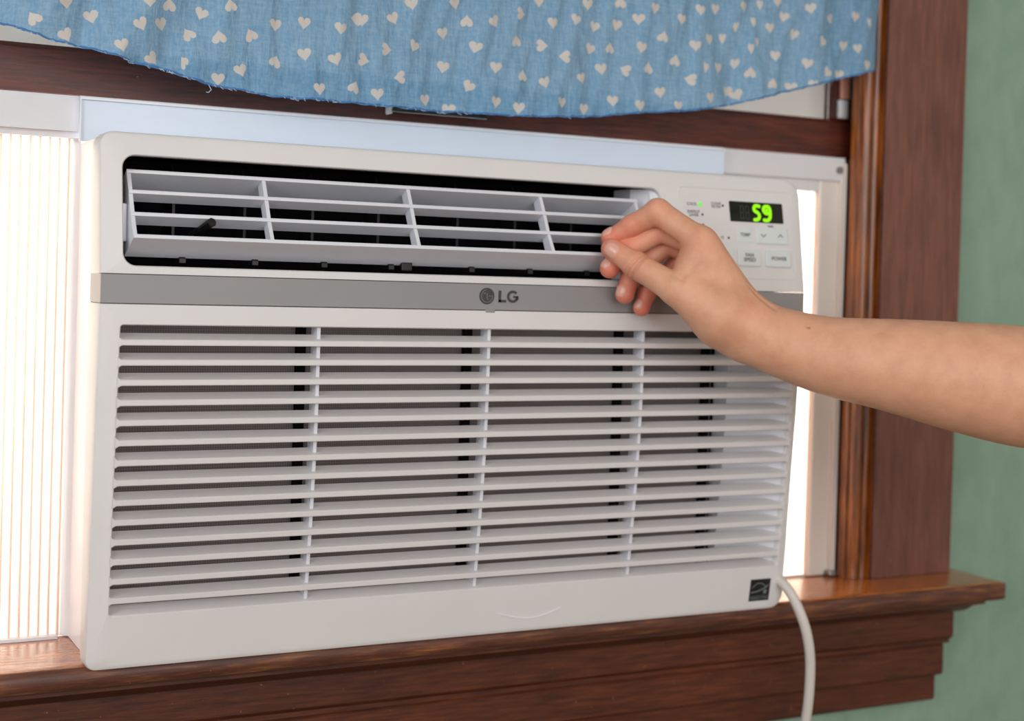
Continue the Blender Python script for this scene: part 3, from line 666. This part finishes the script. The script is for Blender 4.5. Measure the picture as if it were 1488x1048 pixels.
def cy(x, z):
    """folds of the hanging cloth"""
    y = .060
    d = max(0., z - .41)
    y += .0030 * math.sin(x * 38 + z * 9) + .0016 * math.sin(x * 91 - z * 14 + 1)
    y += .0046 * math.sin((x * .8 - z * .55) * 120 + .6) * max(0, 1 - abs(x - .02) / .14)     # diagonal folds at the left
    y += .0075 * math.exp(-((x - .560 + (z - .45) * .25) / .014) ** 2) - .0060 * math.exp(-((x - .590 + (z - .45) * .3) / .012) ** 2)
    y += .0065 * math.sin((x - .60) * 105) * min(1, max(0, (x - .60) / .04))
    y += .0015 * math.sin(x * 210 + 3 * math.sin(z * 30)) + .0011 * math.sin(x * 330 - z * 60 + 2 * math.sin(z * 24 + x * 15))
    return y
def hemz(x):
    for a, b in zip(HEM, HEM[1:]):
        if a[0] <= x <= b[0]: return a[1] + (b[1] - a[1]) * (x - a[0]) / (b[0] - a[0])
    return HEM[-1][1]
def edge_x(z): return .7236 + .0050 * min(1, (z - .4877) / .06)
vs = []; ed = []; loops = []
boundary = []
xs_ = list(np.arange(-.130, .7236, .006))
for x in xs_: boundary.append((x, hemz(x) + .0004 * math.sin(x * 700)))
for z in np.arange(.4877, CT, .008): boundary.append((edge_x(z), z))
boundary.append((edge_x(CT), CT))
for x in np.arange(.715, -.13, -.008): boundary.append((x, CT))
boundary.append((-.13, CT))
for z in np.arange(CT - .01, .472, -.01): boundary.append((-.13, z))
n0 = 0; vs += [V(b) for b in boundary]; ed += [(i, (i + 1) % len(boundary)) for i in range(len(boundary))]
extra = []
rnd = random.Random(3)
tries = 0
pos = [(h[0], h[1]) for h in HEARTS]
while tries < 3000:                       # the print goes on above the frame and to the left of it
    tries += 1
    x, z = rnd.uniform(-.12, .715), rnd.uniform(.44, CT - .01)
    lim = .474 + .095 * max(0, (x - .02)) / .70 + .010
    if x > -.045 and z < lim: continue
    if z < hemz(x) + .012: continue
    if all((x - a) ** 2 + (z - b) ** 2 > .0185 ** 2 for a, b in pos):
        pos.append((x, z)); extra.append((x, z, rnd.choice((90, 90, 270, 60, 120, 0, 200)), 0))
hearts = []
for (hx, hz, ang, nar) in list(HEARTS) + extra:
    a = math.radians(90 - ang)           # ang 90 = point down in the picture
    pts = []
    for k in range(16):
        t = 2 * math.pi * k / 16
        X = .86 * math.sin(t) ** 3; Y = (13 * math.cos(t) - 5 * math.cos(2 * t) - 2 * math.cos(3 * t) - math.cos(4 * t)) / 17 + .08
        X *= .0061; Y *= .0058
        if k == 0: Y *= .75
        px = X * math.cos(a) - Y * math.sin(a); pz = X * math.sin(a) + Y * math.cos(a)
        if nar: px *= .58
        pts.append((hx + px, hz + pz))
    if min(q[0] for q in pts) < -.126 or max(q[0] for q in pts) > .7215: continue
    pts = [(x, max(z, hemz(x) + .0007)) for x, z in pts]
    if max(z for x, z in pts) - min(z for x, z in pts) < .003: continue
    hearts.append(pts)
    n = len(vs); vs += [V(p) for p in pts]; ed += [(n + i, n + (i + 1) % 16) for i in range(16)]
hb = [(min(p[0] for p in h), max(p[0] for p in h), min(p[1] for p in h), max(p[1] for p in h)) for h in hearts]
def inp(poly, x, z):
    c = False; n = len(poly)
    for i in range(n):
        a, b = poly[i], poly[(i + 1) % n]
        if (a[1] > z) != (b[1] > z) and x < (b[0] - a[0]) * (z - a[1]) / (b[1] - a[1]) + a[0]: c = not c
    return c
for x in np.arange(-.126, .721, .0042):
    for z in np.arange(.416, CT - .002, .0055):
        if z > hemz(x) + .002 and x < edge_x(max(z, .4877)) - .002:
            if not any(b[0] - .0012 < x < b[1] + .0012 and b[2] - .0012 < z < b[3] + .0012 for b in hb): vs.append(V((x, z)))
r = delaunay_2d_cdt(vs, ed, [], 0, 1e-7)
P2 = r[0]; F = []; MI = []
for f in r[2]:
    cx = sum(P2[i].x for i in f) / len(f); cz = sum(P2[i].y for i in f) / len(f)
    if not inp(boundary, cx, cz): continue
    h = 0
    for b, poly in zip(hb, hearts):
        if b[0] <= cx <= b[1] and b[2] <= cz <= b[3] and inp(poly, cx, cz): h = 1; break
    F.append(tuple(f)); MI.append(h)
cur = thing('curtain', (.3, .06, .42), 'light blue cotton curtain printed with cream hearts, hanging above the air conditioner', 'curtain')
mesh_obj('cloth', [(p.x, cy(p.x, p.y), p.y) for p in P2], F, None, cur, True, 80, midx=MI, mats=[M['cloth'], M['heart']])
mb = MB(); rn = random.Random(5)
mb.tube([(x, cy(x, hemz(x)) + .0003 * rn.uniform(-1, 1), hemz(x) + .0008 + .0004 * rn.uniform(-1, 1)) for x in np.arange(-.13, .7236, .0022)], .0007, 6, rs=[.0005 + .0005 * rn.random() for _ in np.arange(-.13, .7236, .0022)])
mb.build('hem_stitching', M['stitch'], cur)
mb = MB()
for k in range(46):
    x = rn.uniform(-.05, .19) if k < 38 else rn.uniform(.19, .5); z = hemz(x); y = cy(x, z) - .0006; L = rn.uniform(.001, .0028)
    mb.tube([(x, y, z + .0008), (x + rn.uniform(-.001, .002), y - .0004, z - L * .3), (x + rn.uniform(.0005, .004), y, z - L * .2 + rn.uniform(-.001, .0004))], .00022, 4)
x = .0886; mb.tube([(x, cy(x, hemz(x)) - .001, hemz(x)), (x + .0008, .058, hemz(x) - .004), (x - .0012, .058, hemz(x) - .0062), (x - .003, .058, hemz(x) - .0060)], .0003, 5)
o = mb.build('frayed_threads', M['thread'], cur); o['kind'] = 'stuff'

# ================================================================== the hand and forearm
CAMP = V((-.211, -1.0244, .28106))
def skel(l): return [V(q) for q in l]
TH = skel([(.3898, -.0235, .3078), (.4028, -.040, .2953), (.4222, -.066, .2780), (.4520, -.083, .2595)])
IX = skel([(.3945, -.0125, .3165), (.4065, -.025, .3268), (.4195, -.042, .3378), (.4440, -.066, .3155)])
MD = skel([(.3935, -.0150, .2925), (.4034, -.019, .3060), (.4300, -.031, .3245), (.4560, -.052, .3110)])
RG = skel([(.4088, -.0140, .2725), (.4135, -.0155, .2890), (.4430, -.0215, .3140), (.4680, -.038, .3030)])
LT = skel([(.4262, -.0120, .2620), (.4312, -.0125, .2750), (.4550, -.0165, .2970), (.4800, -.0270, .2940)])
WR = V((.4740, -.0830, .2500))
ARM = skel([(.4745, -.0830, .2495), (.4960, -.099, .2400), (.5260, -.122, .2300), (.5640, -.155, .2245), (.6080, -.178, .2175), (.6527, -.200, .2110), (.7050, -.226, .2040)])
ARR = [.0235, .0250, .0290, .0345, .0405, .0450, .0440]
def axis_grid(lo, f0, f1, hi, h, g):
    a = list(np.arange(f0, f1, h))
    x, s = f0, h
    left = []
    while x > lo: s = min(s * g, .0030); x -= s; left.append(x)
    x, s = a[-1], h; right = []
    while x < hi: s = min(s * g, .0030); x += s; right.append(x)
    return np.array(left[::-1] + a + right)
H = .00085
gx = axis_grid(.372, .376, .505, .760, H, 1.06); gy = axis_grid(-.285, -.105, .000, .004, H, 1.06); gz = axis_grid(.150, .222, .354, .358, H, 1.06)
D = np.full((len(gx), len(gy), len(gz)), 1., np.float32)
def block(a, b, r):
    lo = [min(a[i], b[i]) - r for i in range(3)]; hi = [max(a[i], b[i]) + r for i in range(3)]
    s = [slice(max(0, int(np.searchsorted(g, l)) - 1), int(np.searchsorted(g, h_)) + 1) for g, l, h_ in zip((gx, gy, gz), lo, hi)]
    return tuple(s)
def pgrid(s): return gx[s[0]][:, None, None].astype(np.float32), gy[s[1]][None, :, None].astype(np.float32), gz[s[2]][None, None, :].astype(np.float32)
def smin(a, b, k):
    h = np.clip(.5 + .5 * (b - a) / k, 0, 1); return b * (1 - h) + a * h - k * h * (1 - h)
def cone(A, s, a, b, ra, rb, k):
    X, Y, Z = pgrid(s); ab = b - a; L = ab.length_squared
    t = np.clip(((X - a.x) * ab.x + (Y - a.y) * ab.y + (Z - a.z) * ab.z) / L, 0, 1)
    d = np.sqrt((X - a.x - t * ab.x) ** 2 + (Y - a.y - t * ab.y) ** 2 + (Z - a.z - t * ab.z) ** 2) - (ra + (rb - ra) * t)
    A[s] = smin(A[s], d.astype(np.float32), k)
def add(a, b, ra, rb, k): cone(D, block(a, b, max(ra, rb) + .014), a, b, ra, rb, k)
# forearm: the joints are splined so the limb tapers evenly
def cr(P, n):
    Q = [P[0]] + list(P) + [P[-1]]; out = []
    for i in range(1, len(Q) - 2):
        for k in range(n):
            t = k / n; a, b, c, d = Q[i - 1], Q[i], Q[i + 1], Q[i + 2]
            out.append((b * 2 + (c - a) * t + (a * 2 - b * 5 + c * 4 - d) * t * t + (b * 3 - a - c * 3 + d) * t ** 3) * .5)
    return out + [P[-1]]
AS = cr(ARM, 4); RS = cr(ARR, 4)
for i in range(len(AS) - 1): add(AS[i], AS[i + 1], RS[i], RS[i + 1], .004)
side = V((.45, .88, .0)).normalized()
for i in range(12):
    add(AS[i] + side * .006, AS[i + 1] + side * .006, RS[i] * .9, RS[i + 1] * .9, .004)
# palm: metacarpals fanning from the wrist
mc = [(IX[3], .0108, .0), (MD[3], .0108, .006), (RG[3], .0110, .012), (LT[3], .0105, .018)]
for q, r, k_ in mc:
    root = WR + side * k_ + V((.004, 0, .004))
    add(root, q, .0170, r, .010)
add(WR, TH[3], .0220, .0205, .012)                      # base of the thumb
add(TH[3], TH[2], .0195, .0128, .010)
add(TH[3] + V((.004, .006, -.006)), TH[2] + V((.014, .006, -.002)), .0180, .0125, .010)   # thenar
add(V((.4310, -.0690, .2850)), V((.4420, -.0690, .3060)), .0085, .0105, .012)    # web between thumb and index
add(V((.4430, -.0600, .2960)), V((.4720, -.0450, .2870)), .0140, .0150, .012)    # hollow of the palm filled
add(IX[3] + V((.004, 0, -.006)), V((.4640, -.0760, .2720)), .0115, .0165, .010)
# fingers: each a chain of its own, blended with the palm only near its knuckle
def finger(P, R, kroot=.008, rootr=.018):
    s = block(V((min(p.x for p in P), min(p.y for p in P), min(p.z for p in P))), V((max(p.x for p in P), max(p.y for p in P), max(p.z for p in P))), .018)
    A = np.full(D.shape, 1., np.float32) if False else None
    X, Y, Z = pgrid(s); F = np.full((X.shape[0], Y.shape[1], Z.shape[2]), 1., np.float32)
    for i in range(len(P) - 1):
        a, b = P[i], P[i + 1]; ab = b - a; L = ab.length_squared
        t = np.clip(((X - a.x) * ab.x + (Y - a.y) * ab.y + (Z - a.z) * ab.z) / L, 0, 1)
        rr_ = R[i] + (R[i + 1] - R[i]) * t - .0005 * np.sin(np.pi * t)
        d = np.sqrt((X - a.x - t * ab.x) ** 2 + (Y - a.y - t * ab.y) ** 2 + (Z - a.z - t * ab.z) ** 2) - rr_
        F = smin(F, d, .0028)
    m = P[-1]
    g = np.exp(-(((X - m.x) ** 2 + (Y - m.y) ** 2 + (Z - m.z) ** 2) / rootr ** 2))
    kk = .0007 + kroot * g
    D[s] = smin(D[s], F.astype(np.float32), kk.astype(np.float32))
finger(LT, [.0070, .0075, .0083, .0095])
finger(RG, [.0078, .0084, .0092, .0102])
finger(MD, [.0080, .0087, .0097, .0105])
finger(IX, [.0074, .0086, .0104, .0112])
finger(TH, [.0086, .0106, .0122, .0180], .010, .026)
# creases pressed into the surface
GR = []
def groove(c, n, depth, width, rad, face=None, fr=.008):
    depth *= 1.5; GR.append((c.copy(), n.normalized(), depth, width * 1.3, rad, face, fr))
    s = block(c, c, rad); X, Y, Z = pgrid(s); n = n.normalized()
    u = (X - c.x) * n.x + (Y - c.y) * n.y + (Z - c.z) * n.z
    m = np.exp(-(u / width) ** 2) * np.clip((rad ** 2 - ((X - c.x) ** 2 + (Y - c.y) ** 2 + (Z - c.z) ** 2)) / rad ** 2 * 3, 0, 1)
    if face is not None:
        fd = (X - c.x) * face.x + (Y - c.y) * face.y + (Z - c.z) * face.z
        m = m * np.clip(fd / fr, 0, 1)
    D[s] = D[s] + (depth * m).astype(np.float32)
tocam = (CAMP - TH[1]).normalized()
ta = TH[1] - TH[0]
for o_, dp in ((-.0034, .0004), (-.0008, .0008), (.0028, .0010), (.0044, .0004)):
    groove(TH[1] + ta.normalized() * o_ + V((.0010, 0, -.0010)), ta + V((0, 0, -.003 + o_ * .8)), dp, .0008, .0140, tocam, .004)
groove(V((.4190, -.043, .3300)), V((1, .1, .25)), .0008, .0010, .0085, V((-.1, -.3, -.9)).normalized(), .003)          # flexed index crease
groove(V((.4060, -.024, .3270)), V((.8, .4, -.1)), .0003, .0008, .0060, V((0, -.5, -.8)).normalized(), .003)
for k_ in range(5):                                       # web folds running from the thumb
    groove(V((.4255 + .0040 * k_, -.074, .2890 + .0035 * k_)), V((-.62 + .05 * k_, 0, .8)), (.0006, .00035, .0004, .00025, .0003)[k_], .0009, (.010, .008, .009, .007, .007)[k_], tocam, .004)
for k_ in range(4):                                       # wrist folds on the back of the wrist
    groove(V((.4830 + .0030 * k_, -.094, .2710 - .0045 * k_)), V((.60, -.1, .62)), .0005, .0008, .0170, None)
groove(V((.4190, -.074, .2855)), V((.50, 0, .85)), .0004, .0012, .0075)
# surface nets
S = D < 0
cells = np.zeros(tuple(n_ - 1 for n_ in D.shape), bool)
c0 = S[:-1, :-1, :-1]
for i in (0, 1):
    for j in (0, 1):
        for k in (0, 1):
            cells |= (S[i:D.shape[0] - 1 + i, j:D.shape[1] - 1 + j, k:D.shape[2] - 1 + k] != c0)
idx = -np.ones(cells.shape, np.int32); I, J, K = np.nonzero(cells); idx[I, J, K] = np.arange(len(I))
acc = np.zeros((len(I), 3)); cnt = np.zeros(len(I))
G = (gx, gy, gz)
for ax in range(3):
    for p in (0, 1):
        for q in (0, 1):
            o0 = [0, 0, 0]; oth = [a for a in range(3) if a != ax]; o0[oth[0]] = p; o0[oth[1]] = q
            o1 = list(o0); o1[ax] = 1
            a = D[I + o0[0], J + o0[1], K + o0[2]]; b = D[I + o1[0], J + o1[1], K + o1[2]]
            m_ = (a < 0) != (b < 0); t = np.where(m_, a / np.where(m_, a - b, 1), 0)
            pos_ = np.zeros((len(I), 3)); base = (I, J, K)
            for c_ in range(3):
                g0 = G[c_][base[c_] + o0[c_]]
                if c_ == ax: g0 = g0 + t * (G[c_][base[c_] + 1] - g0)
                pos_[:, c_] = g0
            acc[m_] += pos_[m_]; cnt[m_] += 1
VV = acc / cnt[:, None]
quads = []
def q4(a, b, c, d, flip):
    Q = np.stack([a, b, c, d], 1); Q[flip] = Q[flip][:, ::-1]; quads.append(Q)
n1, n2, n3 = D.shape
m_ = S[:-1, 1:-1, 1:-1] != S[1:, 1:-1, 1:-1]; i, j, k = np.nonzero(m_); j += 1; k += 1
q4(idx[i, j - 1, k - 1], idx[i, j, k - 1], idx[i, j, k], idx[i, j - 1, k], ~S[i, j, k])
m_ = S[1:-1, :-1, 1:-1] != S[1:-1, 1:, 1:-1]; i, j, k = np.nonzero(m_); i += 1; k += 1
q4(idx[i - 1, j, k - 1], idx[i - 1, j, k], idx[i, j, k], idx[i, j, k - 1], ~S[i, j, k])
m_ = S[1:-1, 1:-1, :-1] != S[1:-1, 1:-1, 1:]; i, j, k = np.nonzero(m_); i += 1; j += 1
q4(idx[i - 1, j - 1, k], idx[i, j - 1, k], idx[i, j, k], idx[i - 1, j, k], ~S[i, j, k])
Q = np.concatenate(quads)
E_ = np.concatenate([Q[:, [0, 1]], Q[:, [1, 2]], Q[:, [2, 3]], Q[:, [3, 0]]])
for it in range(2):
    s_ = np.zeros_like(VV); c_ = np.zeros(len(VV))
    for a, b in ((0, 1), (1, 0)):
        for d_ in range(3): s_[:, d_] += np.bincount(E_[:, a], VV[E_[:, b], d_], len(VV))
        c_ += np.bincount(E_[:, a], minlength=len(VV))
    VV = VV * .5 + .5 * s_ / np.maximum(c_, 1)[:, None]
person = thing('person', (.705, -.226, .16), 'bare right forearm and hand pinching the louver of the air conditioner, fingers curled', 'person')
off = np.array(person.location - V((0, 0, ZO)))
me = bpy.data.meshes.new('hand_and_forearm'); me.vertices.add(len(VV)); me.vertices.foreach_set('co', (VV - off).astype(np.float32).ravel())
me.loops.add(Q.size); me.loops.foreach_set('vertex_index', Q.ravel().astype(np.int32)); me.polygons.add(len(Q))
me.polygons.foreach_set('loop_start', np.arange(0, Q.size, 4, dtype=np.int32)); me.polygons.foreach_set('use_smooth', np.ones(len(Q), bool))
me.update(calc_edges=True); me.validate(); me.materials.append(M['skin'])
bm = bmesh.new(); bm.from_mesh(me); bmesh.ops.recalc_face_normals(bm, faces=bm.faces); bm.to_mesh(me); bm.free()
hand = bpy.data.objects.new('hand_and_forearm', me); COL.objects.link(hand); hand.parent = person
tone = np.zeros((len(VV), 4), np.float32); tone[:, 3] = 1
def near(c, r): return np.exp(-(((VV - np.array(c)) ** 2).sum(1)) / r ** 2)
red = np.zeros(len(VV))
for P, r, a in ((TH[0], .014, .75), (IX[0], .016, .9), (IX[1], .013, .8), (MD[0], .016, .9), (MD[1], .014, .9), (RG[0], .016, .95), (RG[1], .014, .9), (LT[0], .016, .95), (LT[1], .013, .9), (IX[2], .011, .5),
                (MD[2], .012, .55), (RG[2], .012, .6), (LT[2], .012, .6), (TH[1], .012, .45), (IX[3], .014, .30), ((.470, -.095, .262), .012, .3)):
    red = np.maximum(red, a * near(P, r))
tone[:, 0] = red
MOLE = V((0.5011, -0.1300, 0.2523))
for c, n, dp, wd_, rad, face, fr in GR:  # creases also darkened in colour, painting shade into the grooves
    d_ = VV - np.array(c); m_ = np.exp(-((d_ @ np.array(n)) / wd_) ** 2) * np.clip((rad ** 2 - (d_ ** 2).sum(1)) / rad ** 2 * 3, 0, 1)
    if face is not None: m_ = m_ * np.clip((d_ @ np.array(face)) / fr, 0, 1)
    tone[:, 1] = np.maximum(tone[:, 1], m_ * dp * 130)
dm = VV - np.array(MOLE); ml = np.sqrt((dm ** 2).sum(1) - (dm @ np.array((CAMP - MOLE).normalized())) ** 2)
tone[:, 1] = np.maximum(tone[:, 1], np.exp(-(ml / .0014) ** 2) * ((dm @ np.array((CAMP - MOLE).normalized())) > 0))
ca_ = me.color_attributes.new('tone', 'FLOAT_COLOR', 'POINT'); ca_.data.foreach_set('color', tone.ravel())
# nails
def nail(c, ax, n, L, Wd, R, name='fingernail'):
    ax = ax.normalized(); n = (n - ax * n.dot(ax)).normalized(); s_ = ax.cross(n); v = []; nu, nv = 9, 9
    for i in range(nu):
        for j in range(nv):
            a = -1 + 2 * i / (nu - 1); b = -1 + 2 * j / (nv - 1)
            wx = Wd * .5 * b * (1 - .22 * max(0, a) ** 2 - .25 * max(0, -a) ** 3); ly = L * .5 * a * (1 - .10 * b * b)
            h = math.sqrt(max(0, R * R - wx * wx)) - .00015 * 0 + .0003 - .0010 * max(0, a) ** 3 - .0010 * max(0, -a) ** 4 - .0007 * abs(b) ** 5
            v.append(c + ax * ly + s_ * wx + n * h)
    m = nu * nv; v += [q - n * .0006 for q in v]
    f = [(i * nv + j, (i + 1) * nv + j, (i + 1) * nv + j + 1, i * nv + j + 1) for i in range(nu - 1) for j in range(nv - 1)]
    f += [tuple(m + q for q in g[::-1]) for g in f]
    rim = [i * nv for i in range(nu)] + [(nu - 1) * nv + j for j in range(1, nv)] + [i * nv + nv - 1 for i in range(nu - 2, -1, -1)] + [j for j in range(nv - 2, 0, -1)]
    f += [(rim[i], rim[(i + 1) % len(rim)], m + rim[(i + 1) % len(rim)], m + rim[i]) for i in range(len(rim))]
    mesh_obj(name, v, f, M['nail'], person, True, 50)
nail(TH[0] * .86 + TH[1] * .14, TH[0] - TH[1], V((-.62, -.80, -.10)), .0125, .0122, .0090)
nail(RG[0] * .92 + RG[1] * .08, RG[0] - RG[1], V((-.93, -.30, -.2)), .0100, .0098, .0082)
nail(LT[0] * .92 + LT[1] * .08, LT[0] - LT[1], V((-.93, -.30, -.2)), .0085, .0086, .0074)
nail(MD[0] * .92 + MD[1] * .08, MD[0] - MD[1], V((-.93, -.20, .2)), .0100, .0098, .0084)
nail(IX[0] * .92 + IX[1] * .08, IX[0] - IX[1], V((-.75, .0, .7)), .0100, .0092, .0078)
